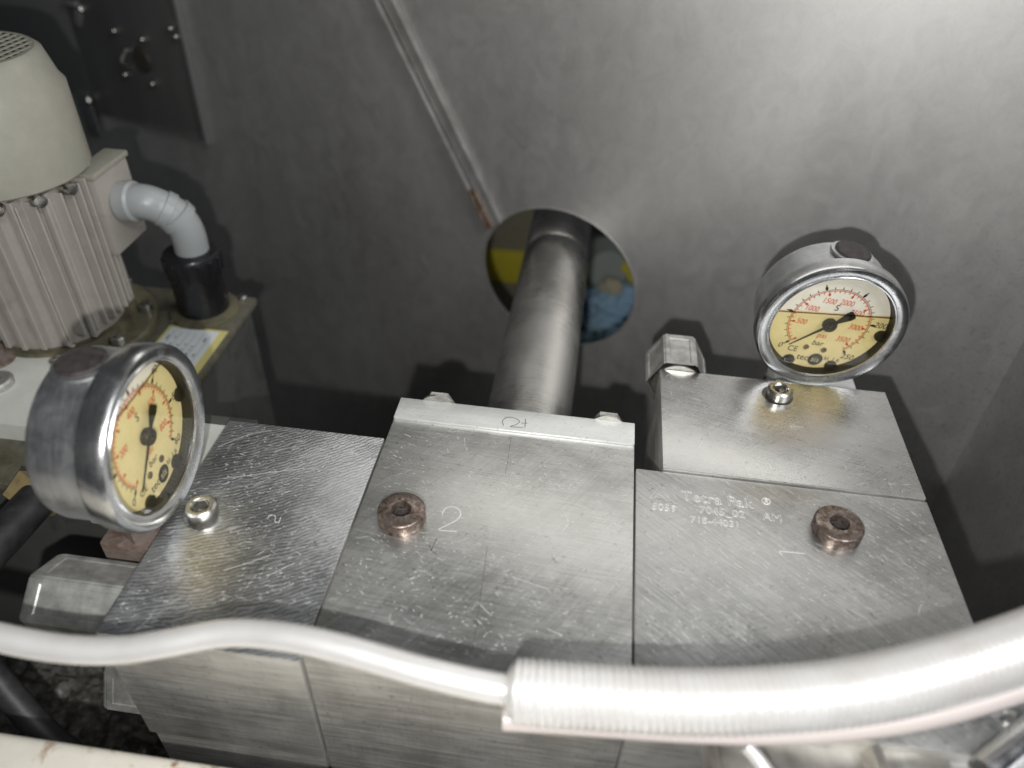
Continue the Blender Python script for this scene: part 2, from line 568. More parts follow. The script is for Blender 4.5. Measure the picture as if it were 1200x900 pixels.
# dark cover panel at the upper left, its edge strip and clips
px0, px1, pz = wl(131, 165).x, wl(243, 160).x, wl(245, 163).z
t = root('cover_panel', 'dark cover panel on the wall with small bright clips and a light right edge', 'panel', W(((px0 + px1) / 2, YW, pz)))
wobj('panel', box(px0, px1, YW - .004, YW - .0005, pz, .60, .0005), M['wall_dark'], t)
wobj('edge_strip', box(px1 + .0002, px1 + .0042, YW - .006, YW, pz - .003, .60, .0008), M['grey_plate'], t)
wobj('bottom_lip', box(px0 + .02, px1 - .0002, YW - .0055, YW - .0042, pz, pz + .003, .0004), M['wall_dark'], t)
for (u, v) in ((138, 35), (171, 45), (204, 32), (210, 42), (151, 86), (183, 97)):
    p = wl(u, v, .004)
    c = wobj('clip', join(box(p.x - .004, p.x + .0035, YW - .0075, YW - .0042, p.z - .0011, p.z + .0011, .0006),
        lathe([(0, 0), (.0019, 0), (.0019, .004), (.0012, .005), (0, .005)], 12, axis((p.x, YW - .0042, p.z), (0, -1, 0)))), M['steel'], t)
p0 = wl(148, 58, .004); p1 = wl(156, 80, .004)
wobj('spring_clip', tube(smooth_path([p0 + Vector((0, 0, 0)), (p0 + p1) / 2 + Vector((.0, -.008, 0)), p1], 6), .0013, 8), M['steel'], t)
p = wl(167, 70, .004)
wobj('round_plug', lathe([(0, 0), (.0095, 0), (.0095, .001), (.008, .0022), (0, .0022)], 32, axis((p.x, YW - .0042, p.z), (0, -1, 0))), mat('brown_cap', (.045, .038, .03), .2, .5), t)
# grey hinge plate further left
t = root('hinge_plate', 'plain grey upright plate left of the dark cover panel with a small bolt', 'plate', W((px0 - .02, YW, .02)))
wobj('plate', box(px0 - .14, px0 - .0015, YW - .003, YW - .0005, wl(112, 112).z, .60, .0005), M['grey_plate'], t)
wobj('lower_tab', box(px0 - .020, px0 - .006, YW - .005, YW - .0032, wl(130, 160).z, wl(112, 108).z, .0005), M['grey_plate'], t)
for (u, v) in ((97, 11), (93, 22), (106, 117)):
    p = wl(u, v, .003)
    wobj('bolt', lathe([(0, 0), (.0030, 0), (.0030, .0025), (.0022, .0035), (0, .0035)], 6, axis((p.x, YW - .0032, p.z), (0, -1, 0))), M['steel'], t)
p = wl(86, 3, .004)
wobj('wing', box(p.x - .008, p.x + .006, YW - .008, YW - .0032, p.z - .002, p.z + .002, .0008), M['grey_plate'], t)
p = wl(94, 21, .004)
wobj('wing', xf(box(-.003, .003, -.004, 0, -.006, .006, .0008), Matrix.Translation((p.x, YW - .0032, p.z)) @ Matrix.Rotation(R(30), 4, 'Y')), M['grey_plate'], t)

# ------------------------------------------------------------------ things beyond the hole
t = root('yellow_striped_cabinet', 'khaki machine part with a broad yellow band seen through the hole, left of the rod', 'machine part', at(600, 350, 1, .72))
m_k = painted('khaki_far', (.22, .20, .14), (.12, .11, .08), .6, 25)
m_y = painted('yellow_far', (.52, .44, .03), (.3, .26, .05), .6, 50)
A = at(545, 240, 1, .72); B = at(640, 360, 1, .72)
obj('housing', box(A.x, B.x, .72, .80, B.z - .01, A.z + .03, .002), m_k, t)
za = at(590, 293, 1, .718).z; zb = at(590, 330, 1, .718).z
obj('yellow_band', box(A.x, B.x - .001, .7165, .7195, zb, za, .0008), m_y, t)
p = at(590, 372, 1, .715)
obj('foot', box(A.x + .0, B.x + .01, .705, .80, B.z - .09, B.z - .012, .003), mat('foot_dark', (.07, .075, .07), .2, .5), t)
t = root('grey_pump_housing', 'blurred grey round housing behind the hole, right of the rod', 'housing', at(705, 300, 1, .75))
p = at(700, 312, 1, .75)
obj('drum', lathe([(0, 0), (.030, 0), (.034, .004), (.034, .05), (.02, .06), (0, .06)], 40, axis(p, (.2, -1, .5))), mat('drum_grey', (.20, .22, .20), .3, .5), t)
p = at(728, 300, 1, .72)
obj('bracket', xf(box(-.035, .01, -.01, .01, -.005, .005, .001), axis(p, (.2, -.8, .5), .6)), mat('bracket_dark', (.025, .025, .025), 0, .6), t)
t = root('yellow_post', 'bright yellow post seen through the right edge of the hole', 'post', at(738, 335, 1, .70))
A = at(728, 310, 1, .70); B = at(760, 370, 1, .70)
obj('post', box(A.x, B.x + .02, .70, .73, B.z, A.z, .002), m_y, t)
def rag(name, label, u, v, Y, w, h, c, seed):
    rng = random.Random(seed)
    bm = bmesh.new()
    bmesh.ops.create_icosphere(bm, subdivisions=5, radius=1)
    from mathutils import noise as mn
    for q in bm.verts:
        a = mn.noise(q.co * 1.7 + Vector((seed, 0, 0)))
        b2 = abs(mn.noise(q.co * 3.4 + Vector((0, seed, 0))))
        q.co *= 1 + .35 * a - .55 * b2
        q.co.x *= w; q.co.y *= w * .6; q.co.z *= h
    p = at(u, v, 1, Y)
    xf(bm, Matrix.Translation(p))
    mm = mat(name + '_cloth', c, 0, .85)
    o = obj(name, bm, mm, None, angle=180)
    tag(o, label, 'rag')
    return o
rag('blue_rag', 'crumpled light blue cloth lying beyond the hole, right of the rod', 712, 362, .66, .045, .026, (.26, .40, .52), 3)
rag('teal_rag', 'crumpled grey blue cloth under the light blue one beyond the hole', 712, 402, .64, .038, .026, (.20, .31, .36), 8)
rag('white_rag', 'small cream scrap of cloth on top of the blue rag beyond the hole', 716, 337, .655, .012, .010, (.42, .38, .28), 5)

# ------------------------------------------------------------------ piston rod
RX, RZ, RR = -.0225, -.038, .0223
t = root('piston_rod', 'thick dark steel piston rod running from the centre block through the round hole', 'rod', (RX, .262, RZ))
obj('shaft', lathe([(RR, 0), (RR, .200), (RR - .0006, .2006), (RR - .0006, .202), (0, .202)], 96, axis((RX, .261, RZ), (0, 1, 0))), M['rod'], t)
obj('rod_end', lathe([(0, .2021), (RR - .0004, .2021), (RR, .2027), (RR, .52), (0, .52)], 96, axis((RX, .261, RZ), (0, 1, 0))), M['rod'], t)

def sawn_sides(o):
    me = o.data
    me.materials.append(M['alu_front'])
    for p in me.polygons:
        if p.normal.z < .35: p.material_index = len(me.materials) - 1
# ------------------------------------------------------------------ manifold blocks
X0, X1, X2, X3, X4 = -.1497, -.0791, .0288, .0404, .1477
Y0, YF, YP, YQ, YA, YB, ZB = .2336, .1263, .2602, .2464, .3027, .2333, -.068
GAP = .0004

def scratches(parent, x0, x1, y0, y1, n, ang, spread, m=M['scratch'], lmin=.0008, lmax=.006, z=.00006, avoid=()):
    bm = bmesh.new()
    rng = random.Random(int(n + x0 * 1e4))
    for _ in range(n):
        L = lmin + (lmax - lmin) * rng.random() ** 3.5
        w = rng.choice((.00008, .0001, .00013, .0002)) * (1.5 if L < .0015 else 1)
        cx = rng.uniform(x0 + .003, x1 - .003); cy = rng.uniform(y0 + .002, y1 - .002)
        if any((cx - a) ** 2 + (cy - b) ** 2 < r * r for a, b, r in avoid): continue
        a = ang + rng.gauss(0, spread)
        k = rng.uniform(-.3, .3)
        pts = []
        for s in (-.5, -.17, .17, .5):
            pts.append((cx + math.cos(a + k * s) * L * s, cy + math.sin(a + k * s) * L * s))
        if any(not (x0 + .001 < p[0] < x1 - .001 and y0 + .001 < p[1] < y1 - .001) for p in pts): continue
        P = [Vector((p[0], p[1], z)) for p in pts]
        nn = Vector((-math.sin(a), math.cos(a), 0)) * w / 2
        ws = (.1, 1, 1, .1)
        L_ = [bm.verts.new(p + nn * q) for p, q in zip(P, ws)]
        R_ = [bm.verts.new(p - nn * q) for p, q in zip(P, ws)]
        for i in range(3): bm.faces.new((R_[i], R_[i + 1], L_[i + 1], L_[i]))
    o = obj('scratches', bm, m, parent, smooth=False)
    o['kind'] = 'stuff'
    return o

def strokes(parent, name, uvs, w, mt, z=.00008, zz=0):
    """engraved marks: polylines given by where they lie on the block top, each a part"""
    for line in uvs:
        pts = [at(u, v, 2, zz) for u, v in line]
        pts = [(p.x, p.y) for p in smooth_path([(p.x, p.y, 0) for p in pts], 5)] if len(line) > 2 else [(p.x, p.y) for p in pts]
        obj(name, ribbon(pts, w, zz + z), mt, parent, smooth=False)

def cap_screw(parent, x, y, r, h, z0, mt, socket=.5, bevel=.0008):
    s = obj('cap_screw', lathe([(r, 0), (r, h - bevel), (r - bevel, h), (r * socket * 1.28, h), (r * socket * 1.12, h - .0004)], 64, Matrix.Translation((x, y, z0))), mt, parent)
    # hexagonal socket
    so = obj('socket', lathe([(r * socket * 1.14, h - .0003), (r * socket, h - .0006), (r * socket, h * .35), (0, h * .3)], 6, Matrix.Translation((x, y, z0)), phase=.3), mt, s)
    return s

def ring_screw(parent, x, y, r, h, hole, mt):
    s = obj('rusty_screw', lathe([(r, -.001), (r, h - .0009), (r - .0003, h - .0004), (r - .0009, h), (hole * 1.05, h), (hole, h - .0004), (hole, h * .2), (0, h * .15)], 72, Matrix.Translation((x, y, 0))), mt, parent)
    obj('socket_hexagon', lathe([(hole * .995, h * .40), (hole * .86, h * .36), (hole * .80, h * .2), (0, h * .18)], 6, Matrix.Translation((x, y, 0)), phase=.2), M['plug'], s)
    return s

# left block
t = root('manifold_block', 'left machined aluminium block with swirl marks beside the left gauge', 'metal block', ((X0 + X1) / 2, (YF + Y0) / 2, ZB), group='machined aluminium blocks bolted side by side')
o = obj('body', box(X0, X1 - GAP, YF, Y0, ZB, 0, .0005), M['alu_left'], None)
hx, hy = -.1365, .1812
cut(o, [lathe([(0, -.0028), (.0083, -.0028), (.0083, .01), (0, .01)], 64, Matrix.Translation((hx, hy, 0)))])
def adopt(o, t):
    o.data.transform(MW[t.name].inverted()); o.parent = t; sawn_sides(o)
adopt(o, t)
cap_screw(t, hx - .0009, hy - .0004, .0059, .0080, -.0028, M['steel'])
scratches(t, X0, X1, YF, Y0, 800, R(20), .35, avoid=((hx, hy, .0095),), lmax=.005)
strokes(t, 'engraved_two', [[(314, 607), (316, 604), (321, 604), (323, 607), (322, 611), (327, 613)], [(327, 613), (329, 606)]], .00022, M['engrave'])
strokes(t, 'long_scratch', [[(262, 561), (300, 556), (357, 549)], [(262, 668), (290, 660), (314, 652)], [(200, 730), (236, 715)], [(255, 524), (290, 510), (318, 504)], [(312, 676), (345, 660)], [(158, 740), (178, 722)]], .00020, M['scratch'])
# lower part of the same stack
t = root('lower_block', 'darker lower aluminium block under the left manifold block', 'metal block', ((X0 + X1) / 2, (YF + Y0) / 2, -.2))
obj('body', box(X0 + .0012, X1 - .0012, YF + .0012, Y0 - .002, -.20, ZB - .0008, .0004), M['alu_front'], t)

# centre block
t = root('manifold_block', 'wide centre aluminium block engraved 2 beside a rusty ring screw', 'metal block', ((X1 + X2) / 2, (YF + YQ) / 2, ZB), group='machined aluminium blocks bolted side by side')
sawn_sides(obj('body', box(X1 + GAP, X2 - GAP, YF + .0015, YQ, -.130, 0, .0004), M['alu_centre'], t))
ring_screw(t, -.0610, .1905, .0093, .0058, .0037, M['bronze'])
scratches(t, X1, X2, YF, YQ, 900, R(-15), .5, avoid=((-.0606, .1925, .011),), lmax=.004)
strokes(t, 'engraved_two', [[(518, 604), (521, 597), (528, 594), (536, 596), (540, 602), (536, 609), (523, 616), (515, 621), (536, 623)]], .00032, M['engrave'])
strokes(t, 'scribed_mark', [[(505, 646), (509, 637), (512, 631)], [(503, 638), (506, 645), (512, 650)]], .00022, M['darkline'])
strokes(t, 'scribed_line', [[(599, 513), (594, 545), (592, 556)], [(571, 640), (560, 720), (553, 765)]], .00012, M['darkline'])
strokes(t, 'long_scratch', [[(560, 706), (576, 722)], [(641, 737), (657, 744)], [(660, 598), (666, 612), (660, 622)], [(676, 592), (688, 595)], [(600, 676), (640, 690)]], .00016, M['scratch'])
# end plate
t = root('end_plate', 'pale aluminium end plate marked 2 at the back of the centre block', 'plate', ((X1 + X2) / 2, (YQ + YP) / 2, ZB))
obj('body', box(X1 + GAP, X2 - GAP, YQ + .0002, YP, -.067, .0011, .0004), M['alu_plate'], t)
strokes(t, 'engraved_two', [[(590, 499), (589, 493), (595, 489), (603, 490), (609, 494), (604, 498), (598, 500), (613, 501)]], .00028, M['darkline'], zz=.0011)
strokes(t, 'engraved_cross', [[(616, 491), (615, 501)], [(611, 496), (618, 496)]], .00028, M['darkline'], zz=.0011)
for bx, bz in ((-.0615, -.0032), (.0165, -.0040)):
    m_ = axis((bx, YP, bz - .0012), (0, 1, 0), 0)
    b_ = obj('hex_bolt', lathe([(.0078, 0), (.0078, .0048), (.0066, .0060), (0, .0060)], 6, m_, phase=0), M['cast'], t)
    obj('washer', lathe([(0, -.0002), (.0088, -.0002), (.0088, .0009), (0, .0009)], 32, m_), M['steel'], b_)

# right block
t = root('manifold_block', 'right front aluminium block with engraved maker name and rusty ring screw', 'metal block', ((X2 + X4) / 2, (YF + YB) / 2, ZB), group='machined aluminium blocks bolted side by side')
sawn_sides(obj('body', box(X2 + GAP, X4, YF + .0005, YB - GAP, -.130, 0, .0004), M['alu_right'], t))
ring_screw(t, .1072, .2110, .0095, .0052, .0037, M['bronze'])
scratches(t, X2, X4, YF, YB, 1300, R(-38), .22, avoid=((.1079, .2135, .011),), lmax=.006)
strokes(t, 'engraved_one', [[(913, 646), (943, 649)], [(913, 646), (917, 651)]], .00045, M['engrave'])
strokes(t, 'long_scratch', [[(997, 715), (1013, 724), (1022, 733)], [(1022, 733), (1042, 754)], [(842, 643), (853, 654)], [(786, 667), (803, 672)], [(1076, 722), (1078, 712), (1081, 708)], [(1018, 650), (1024, 654)], [(862, 740), (880, 757)]], .00022, M['scratch'])
def uvtext(s, u, v, size, z=.00004, xs=1, ang=0):
    p = at(u, v, 2, 0)
    return text(s, size, (p.x, p.y), z, ang, outline=.000085, xs=xs)
tb = []
def tri(u, v, s):
    p = at(u, v, 2, 0)
    return ribbon([(p.x - s, p.y - s * .7), (p.x, p.y + s), (p.x + s, p.y - s * .7), (p.x - s, p.y - s * .7)], .00017, .00008)
tb = [uvtext('Tetra Pak', 840, 586, .0074, xs=.98), uvtext('®', 898, 588, .0050), tri(773, 579, .0042), tri(773, 582, .0022),
      uvtext('5059', 778, 595, .0050), uvtext('7045_02', 846, 600.5, .0052), uvtext('AM', 905, 607, .0054), uvtext('718-44031', 838, 612, .0046, xs=.98)]
obj('engraved_lettering', join(*tb), M['engrave'], t, smooth=False)

# upper right block
t = root('manifold_block', 'back right aluminium block marked 1 carrying the right gauge', 'metal block', ((X3 + X4) / 2, (YB + YA) / 2, ZB), group='machined aluminium blocks bolted side by side')
o = obj('body', box(X3, X4 - .0003, YB + GAP, YA, -.0675, .0009, .0005), M['alu_upper'], None)
hx, hy = .0952, .2915
cut(o, [lathe([(0, -.0026), (.0072, -.0026), (.0072, .01), (0, .01)], 64, Matrix.Translation((hx, hy, 0)))])
adopt(o, t)
cap_screw(t, hx + .0004, hy - .0006, .0058, .0086, -.0026, M['steel'])
scratches(t, X3, X4, YB, YA, 450, R(-20), .5, z=.00098, avoid=((hx, hy, .0082),), lmax=.0045)
strokes(t, 'engraved_one', [[(926, 499), (941, 501)], [(926, 499), (928, 503)]], .00030, M['engrave'], zz=.0009)
strokes(t, 'long_scratch', [[(776, 498), (782, 505)], [(779, 486), (800, 489)], [(818, 525), (823, 518)], [(860, 466), (876, 470)]], .00022, M['scratch'], zz=.0009)

# hex fittings
def hexfit(name, label, loc, d, r, L, mt, spin=0, base=None, g=None):
    t = root(name, label, 'fitting', loc, group='cast grey hexagonal plugs screwed into the blocks')
    m_ = axis(loc, d, spin)
    bm = lathe([(r, 0), (r, L * .93), (r * .93, L), (0, L)], 6, m_)
    sides = [f for f in bm.faces if len(f.verts) == 4 and f.calc_area() > r * L * .6]
    bmesh.ops.bevel(bm, geom=bm.edges[:], offset=.0006, segments=2, affect='EDGES')
    bm.normal_update()
    sides = [f for f in bm.faces if f.calc_area() > r * L * .5]
    bmesh.ops.inset_individual(bm, faces=sides, thickness=r * .18, depth=0)
    bmesh.ops.inset_individual(bm, faces=sides, thickness=r * .04, depth=-.0004)
    obj('hexagon', bm, mt, t, angle=25)
    obj('collar', lathe([(0, 0), (r * .8, 0), (r * .8, L * .3), (0, L * .3)], 40, m_ @ Matrix.Translation((0, 0, -.0002))), M['steel'], t)
    return t
hexfit('hex_plug', 'big cast grey hexagonal plug behind the back right block', (.0500, YA + .0003, -.0088), (0, 1, 0), .0155, .026, M['cast'], R(0))
hexfit('hex_plug', 'big cast grey hexagonal plug on the left side of the left block', (X0 - .003, .1530, -.026), (-1, 0, 0), .0165, .041, M['cast'], R(22))
hexfit('hex_plug', 'lower grey hexagonal plug half hidden behind the hose, bottom left', (X0 - .001, .152, -.074), (-1, 0, 0), .0170, .026, M['cast'], R(0))

# ------------------------------------------------------------------ gauges
G = .034
def gauge(label, hub, nrm, roll, bar_marks, span_bar, psi_marks, psi_max, minor_bar, minor_psi, level, needle, labels, plug=True):
    nrm = Vector(nrm).normalized()
    u = (Vector((0, 0, 1)) - nrm * nrm.z).normalized()
    r = u.cross(nrm)
    c, s = math.cos(roll), math.sin(roll)
    r2, u2 = c * r + s * u, -s * r + c * u
    rot = Matrix((r2, u2, nrm)).transposed()
    t = root('pressure_gauge', label, 'gauge', hub, rot, group='liquid filled pressure gauges')
    W = False
    RC = G * .915
    # case
    case = obj('case', lathe([(0, -.0245), (RC * .86, -.0245), (RC * .97, -.0225), (RC, -.0195), (RC, -.0010), (RC * 1.03, -.0008), (RC * 1.03, .0010), (RC * .9, .0012)], 96), M['case'], t, W)
    # bezel ring
    obj('bezel', lathe([(G * .95, -.0032), (G * .985, -.0034), (G, -.0018), (G, .0032), (G * .992, .0050), (G * .972, .0060), (G * .945, .0062), (G * .858, .0050), (G * .845, .0048), (G * .835, .0053), (G * .820, .0051), (G * .813, .0040), (G * .812, .0022)], 128), M['bezel'], t, W)
    obj('inner_ring', lathe([(G * .812, .0043), (G * .808, .0030), (G * .80, -.0012), (G * .74, -.0014)], 96), M['ink'], t, W)
    obj('dial', lathe([(0, 0), (G * .795, 0), (G * .795, -.0008), (0, -.0008)], 96, Matrix.Translation((0, 0, -.0002))), M['dial'], t, W)
    Z = .00002
    blk = []; red = []
    blk.append(ribbon(arc2(0, 0, G * .555, 225, -45, 90), G * .006, Z))
    red.append(ribbon(arc2(0, 0, G * .535, 225, -45, 90), G * .011, Z))
    def tick(l, a, r0, r1, w):
        a = R(a)
        l.append(ribbon([(G * r0 * math.cos(a), G * r0 * math.sin(a)), (G * r1 * math.cos(a), G * r1 * math.sin(a))], G * w, Z * 1.5))
    ang = lambda v: 225 - 270 * v / span_bar
    v = 0
    while v <= span_bar + 1e-6:
        tick(blk, ang(v), .555, .595, .010); v += minor_bar
    for v in bar_marks:
        tick(blk, ang(v), .57, .615, .034)
        tick(blk, ang(v), .56, .65, .014)
    angp = lambda v: 225 - 270 * v / psi_max
    v = 0
    while v <= psi_max:
        tick(red, angp(v), .50, .535, .011); v += minor_psi
    for v in psi_marks:
        tick(red, angp(v), .465, .50, .032); tick(red, angp(v), .46, .54, .013)
    for v in labels:
        a = R(ang(v)); blk.append(text(str(v), G * .125, (G * .70 * math.cos(a), G * .70 * math.sin(a)), Z, shear=.15))
    for v in psi_marks:
        if v == 0 or (psi_max < 1000 and v % 200): continue
        a = R(angp(v)); red.append(text(str(v), G * .125, (G * .375 * math.cos(a), G * .375 * math.sin(a)), Z, shear=.15, xs=.78))
    red.append(text('psi', G * .125, (0, -G * .22), Z, shear=.1))
    blk.append(text('bar', G * .125, (0, -G * .355), Z, shear=.1))
    blk.append(text('S', G * .14, (0, G * .26), Z))
    blk.append(text('CE', G * .13, (-G * .30, -G * .52), Z, xs=.95))
    blk.append(text('tec', G * .15, (-G * .10, -G * .635), Z, xs=.9))
    blk.append(text('kl. 1.6', G * .095, (G * .31, -G * .585), Z))
    blk.append(lathe([(0, 0), (G * .105, 0)], 32, Matrix.Translation((G * .085, -G * .635, Z))))
    obj('black_print', join(*blk), M['ink'], t, W, smooth=False)
    obj('red_print', join(*red), M['redink'], t, W, smooth=False)
    obj('white_print', text('sis', G * .135, (G * .085, -G * .635), Z * 3, xs=.9), M['white'], t, W, smooth=False)
    for sx in (-.13, .13):
        sc = obj('dial_screw', lathe([(G * .042, 0), (G * .04, .0004), (0, .0005)], 20, Matrix.Translation((G * sx, -G * .45, 0))), M['bronze'], t, W)
    # clips holding the dial in
    for a in (-112, -64, -3):
        ca, sa = math.cos(R(a)), math.sin(R(a))
        obj('dial_clip', lathe([(G * .085, 0), (G * .085, .0010), (G * .06, .0014), (0, .0014)], 20, Matrix.Translation((G * .765 * ca, G * .765 * sa, 0))), M['ink'], t, W)
    # pointer
    a = R(needle); d = Vector((math.cos(a), math.sin(a))); q = Vector((-d.y, d.x))
    bm = bmesh.new()
    pts = [(.585, .004), (.12, .016), (.0, .028), (-.12, .026), (-.27, .07), (-.33, .065), (-.345, .03)]
    outl = [d * (G * x) + q * (G * y) for x, y in pts] + [d * (G * x) - q * (G * y) for x, y in pts[::-1]]
    top = [bm.verts.new((p.x, p.y, .0022)) for p in outl]; bot = [bm.verts.new((p.x, p.y, .0018)) for p in outl]
    bm.faces.new(top); bm.faces.new(bot[::-1])
    for k in range(len(top)):
        bm.faces.new((top[k], bot[k], bot[(k + 1) % len(top)], top[(k + 1) % len(top)]))
    bmesh.ops.recalc_face_normals(bm, faces=bm.faces[:])
    obj('needle', bm, M['ink'], t, W, smooth=False)
    obj('hub_cap', lathe([(G * .095, .0004), (G * .095, .0026), (G * .085, .0031), (G * .03, .0032), (G * .02, .0028), (0, .0028)], 40), M['ink'], t, W)
    # glycerine up to its level, with the dark line of its surface
    inv = rot.inverted()
    up = inv @ Vector((0, 0, 1)); up2 = Vector((up.x, up.y)).normalized(); sd = Vector((up2.y, -up2.x))
    rr = G * .80; lv = level * G; h = math.acos(lv / rr)
    bm = bmesh.new()
    vs = []
    for k in range(61):
        an = h + (2 * math.pi - 2 * h) * k / 60
        p = up2 * (rr * math.cos(an)) + sd * (rr * math.sin(an))
        vs.append(bm.verts.new((p.x, p.y, .0034)))
    bm.faces.new(vs)
    obj('glycerine', bm, M['liquid'], t, W, smooth=False)
    wdt = rr * math.sin(h) * .995
    p0 = up2 * lv + sd * wdt; p1 = up2 * lv - sd * wdt
    obj('liquid_surface', ribbon([(p0.x, p0.y), (p1.x, p1.y)], G * .022, .00342), M['meniscus'], t, W, smooth=False)
    obj('window', lathe([(0, .0042), (G * .813, .0042)], 96), M['glass'], t, W)
    # filler plug on the case top and the fitting below
    pm = Matrix.Translation((0, RC - .0006, -.0125)) @ Matrix.Rotation(R(-90), 4, 'X')
    obj('plug_seat', lathe([(0, 0), (.0100, 0), (.0098, .0010), (.0085, .0012), (0, .0012)], 40, pm), M['case'], t, W)
    obj('filler_plug', lathe([(.0082, .0008), (.0082, .0021), (.0076, .0026), (0, .0027)], 40, pm), M['plug'], t, W)
    sm = Matrix.Translation((0, -RC + .001, -.0125)) @ Matrix.Rotation(R(90), 4, 'X')
    obj('stem', lathe([(.0095, 0), (.0095, .010), (.0085, .011), (.0085, .012), (0, .012)], 4, sm, phase=R(45)), M['copperish'], t, W, angle=20)
    obj('stem_hexagon', lathe([(.0105, .012), (.0105, .021), (.0095, .022), (0, .022)], 6, sm), M['copperish'], t, W, angle=20)
    return t
gauge('round pressure gauge up to 250 bar with liquid line, behind the back right block', (.1150, .3140, .0292), (.064, -.997, -.030), -.143,
      (0, 50, 100, 150, 200, 250), 250, (0, 500, 1000, 1500, 2000, 2500, 3000, 3500), 3625, 10, 100, .22, 226, (0, 200, 250))
gauge('round pressure gauge up to 60 bar seen at a slant left of the left block', (-.1513, .1823, .0375), (1, .016, .014), -.014,
      (0, 10, 20, 30, 40, 50, 60), 60, (0, 100, 200, 300, 400, 500, 600, 700, 800), 870, 2, 20, .60, 228, (0, 40, 50, 60))
# block that carries the right gauge
t = root('gauge_adapter', 'small steel adapter block under the right gauge behind the back right block', 'adapter', (.119, YA + .012, -.05))
obj('body', box(.098, .137, YA + .0006, YA + .026, -.05, -.004, .001), M['alu_plate'], t)
t = root('gauge_adapter', 'steel adapter under the left gauge on the left side of the left block', 'adapter', (X0 - .012, .182, -.05))
obj('body', box(X0 - .028, X0 - .0006, .170, .196, -.05, -.012, .001), M['copperish'], t)

# ------------------------------------------------------------------ white hoses close to the lens
def hose_pts(lst): return smooth_path([atd(u, v, d) for u, v, d in lst], 14)
H1 = hose_pts([(-160, 700, 0.2337), (-60, 733, 0.2280), (0, 747, 0.2280), (50, 757, 0.2280), (100, 762, 0.2280), (150, 761, 0.2280), (200, 753, 0.2280), (267, 742, 0.2280), (333, 746, 0.2246), (400, 760, 0.2212), (450, 774, 0.2189), (500, 788, 0.2166), (575, 805, 0.2143), (640, 812, 0.2120), (700, 814, 0.2120)])
def wob(s): return .0043
o = obj('white_hose', tube(H1, lambda s: .0042, 32), M['hose'])
tag(o, 'thin smooth white hose curving across the left foreground', 'hose')
H2 = hose_pts([(594, 809, 0.2132), (640, 813, 0.2120), (700, 817, 0.2109), (800, 822, 0.2086), (900, 820, 0.2075), (1000, 810, 0.2063), (1100, 788, 0.2063), (1200, 757, 0.2075), (1300, 715, 0.2109), (1400, 660, 0.2166)])
H2 = resample(H2, .00028)
PER = .0021
o = obj('ribbed_hose', tube(H2, lambda s: .0087 - .0036 * max(0, 1 - s / .0035) ** 2 + .0003 * math.sin(2 * math.pi * s / PER), 56), M['hose'])
tag(o, 'thick ribbed white hose sleeve crossing the right foreground', 'hose')
H3 = hose_pts([(590, 842, 0.2288), (640, 845, 0.2278), (700, 849, 0.2257), (800, 856, 0.2226), (900, 858, 0.2205), (1000, 853, 0.2194), (1100, 836, 0.2194), (1200, 805, 0.2205), (1300, 762, 0.2236)])
o = obj('white_tube', tube(H3, .0035, 24), mat('pinkish_tube', (.56, .50, .48), 0, .35))
tag(o, 'thin pinkish white tube with an open end tucked under the ribbed hose', 'tube')

# ------------------------------------------------------------------ hydraulic unit at the left
mx, my = -.2994, .333
t = root('electric_motor', 'beige upright electric motor with slotted fan cover and cooling fins', 'motor', (mx, my, -.035))
CR = .0413
cz0, cz1 = .0605, .1000
obj('fan_cover', lathe([(CR - .001, cz0), (CR, cz0 + .001), (CR, cz1), (CR - .002, cz1 + .003), (CR * .86, cz1 + .0160), (CR * .80, cz1 + .0180), (CR * .74, cz1 + .0180)], 96, Matrix.Translation((mx, my, 0))), M['motor'], t)
obj('fan_opening', lathe([(0, cz1 + .0150), (CR * .78, cz1 + .0150)], 48, Matrix.Translation((mx, my, 0))), M['deepblack'], t)
bars = []
rg = CR * .755
for sgn in (1, -1):
    for k in range(-7, 8):
        off = k * .0046
        if abs(off) >= rg: continue
        hl = math.sqrt(rg * rg - off * off)
        bars.append(xf(box(-hl, hl, off - .0007, off + .0007, cz1 + .0176, cz1 + .0180 + .0002 * sgn), Matrix.Translation((mx, my, 0)) @ Matrix.Rotation(R(42 + 45 * sgn), 4, 'Z')))
obj('fan_grille', join(*bars), M['motor'], t, smooth=False)
BR = .0345
obj('housing', lathe([(0, -.030), (BR, -.030), (BR, cz0 + .004), (0, cz0 + .004)], 64, Matrix.Translation((mx, my, 0))), M['fin'], t)
FR = .0385
for k in range(-6, 7):
    off = k * .0098 + .003
    if abs(off) > FR - .004: continue
    hl = math.sqrt(FR * FR - off * off)
    obj('cooling_fin', box(mx + off - .0016, mx + off + .0016, my - hl, my + hl, -.026, cz0 - .002, .0005, 1), M['fin'], t)
for k in range(-6, 7):
    off = k * .0060
    if abs(off) > BR - .004: continue
    hl = math.sqrt((FR + .001) ** 2 - off * off)
    if k <= 5:
        obj('side_fin', box(mx + BR * .72, mx + hl, my + off - .0008, my + off + .0008, -.022, cz0 - .004, .0005, 1), M['fin'], t)
for a in (-60, -35, -12):
    x = mx + CR * .97 * math.cos(R(a)); y = my + CR * .97 * math.sin(R(a))
    obj('cover_screw', join(lathe([(0, 0), (.0030, 0), (.0030, .003), (0, .0036)], 16, axis((x - .0, y, cz0 - .003), (math.cos(R(a)), math.sin(R(a)), 0))), box(x - .004, x + .001, y - .002, y + .002, cz0 - .006, cz0 - .001, .0005)), M['steel'], t)
obj('foot_flange', lathe([(0, -.040), (.0490, -.040), (.0502, -.0385), (.0502, -.0345), (.049, -.033), (.040, -.033), (.039, -.028), (0, -.024)], 80, Matrix.Translation((mx, my, 0))), M['flange'], t)
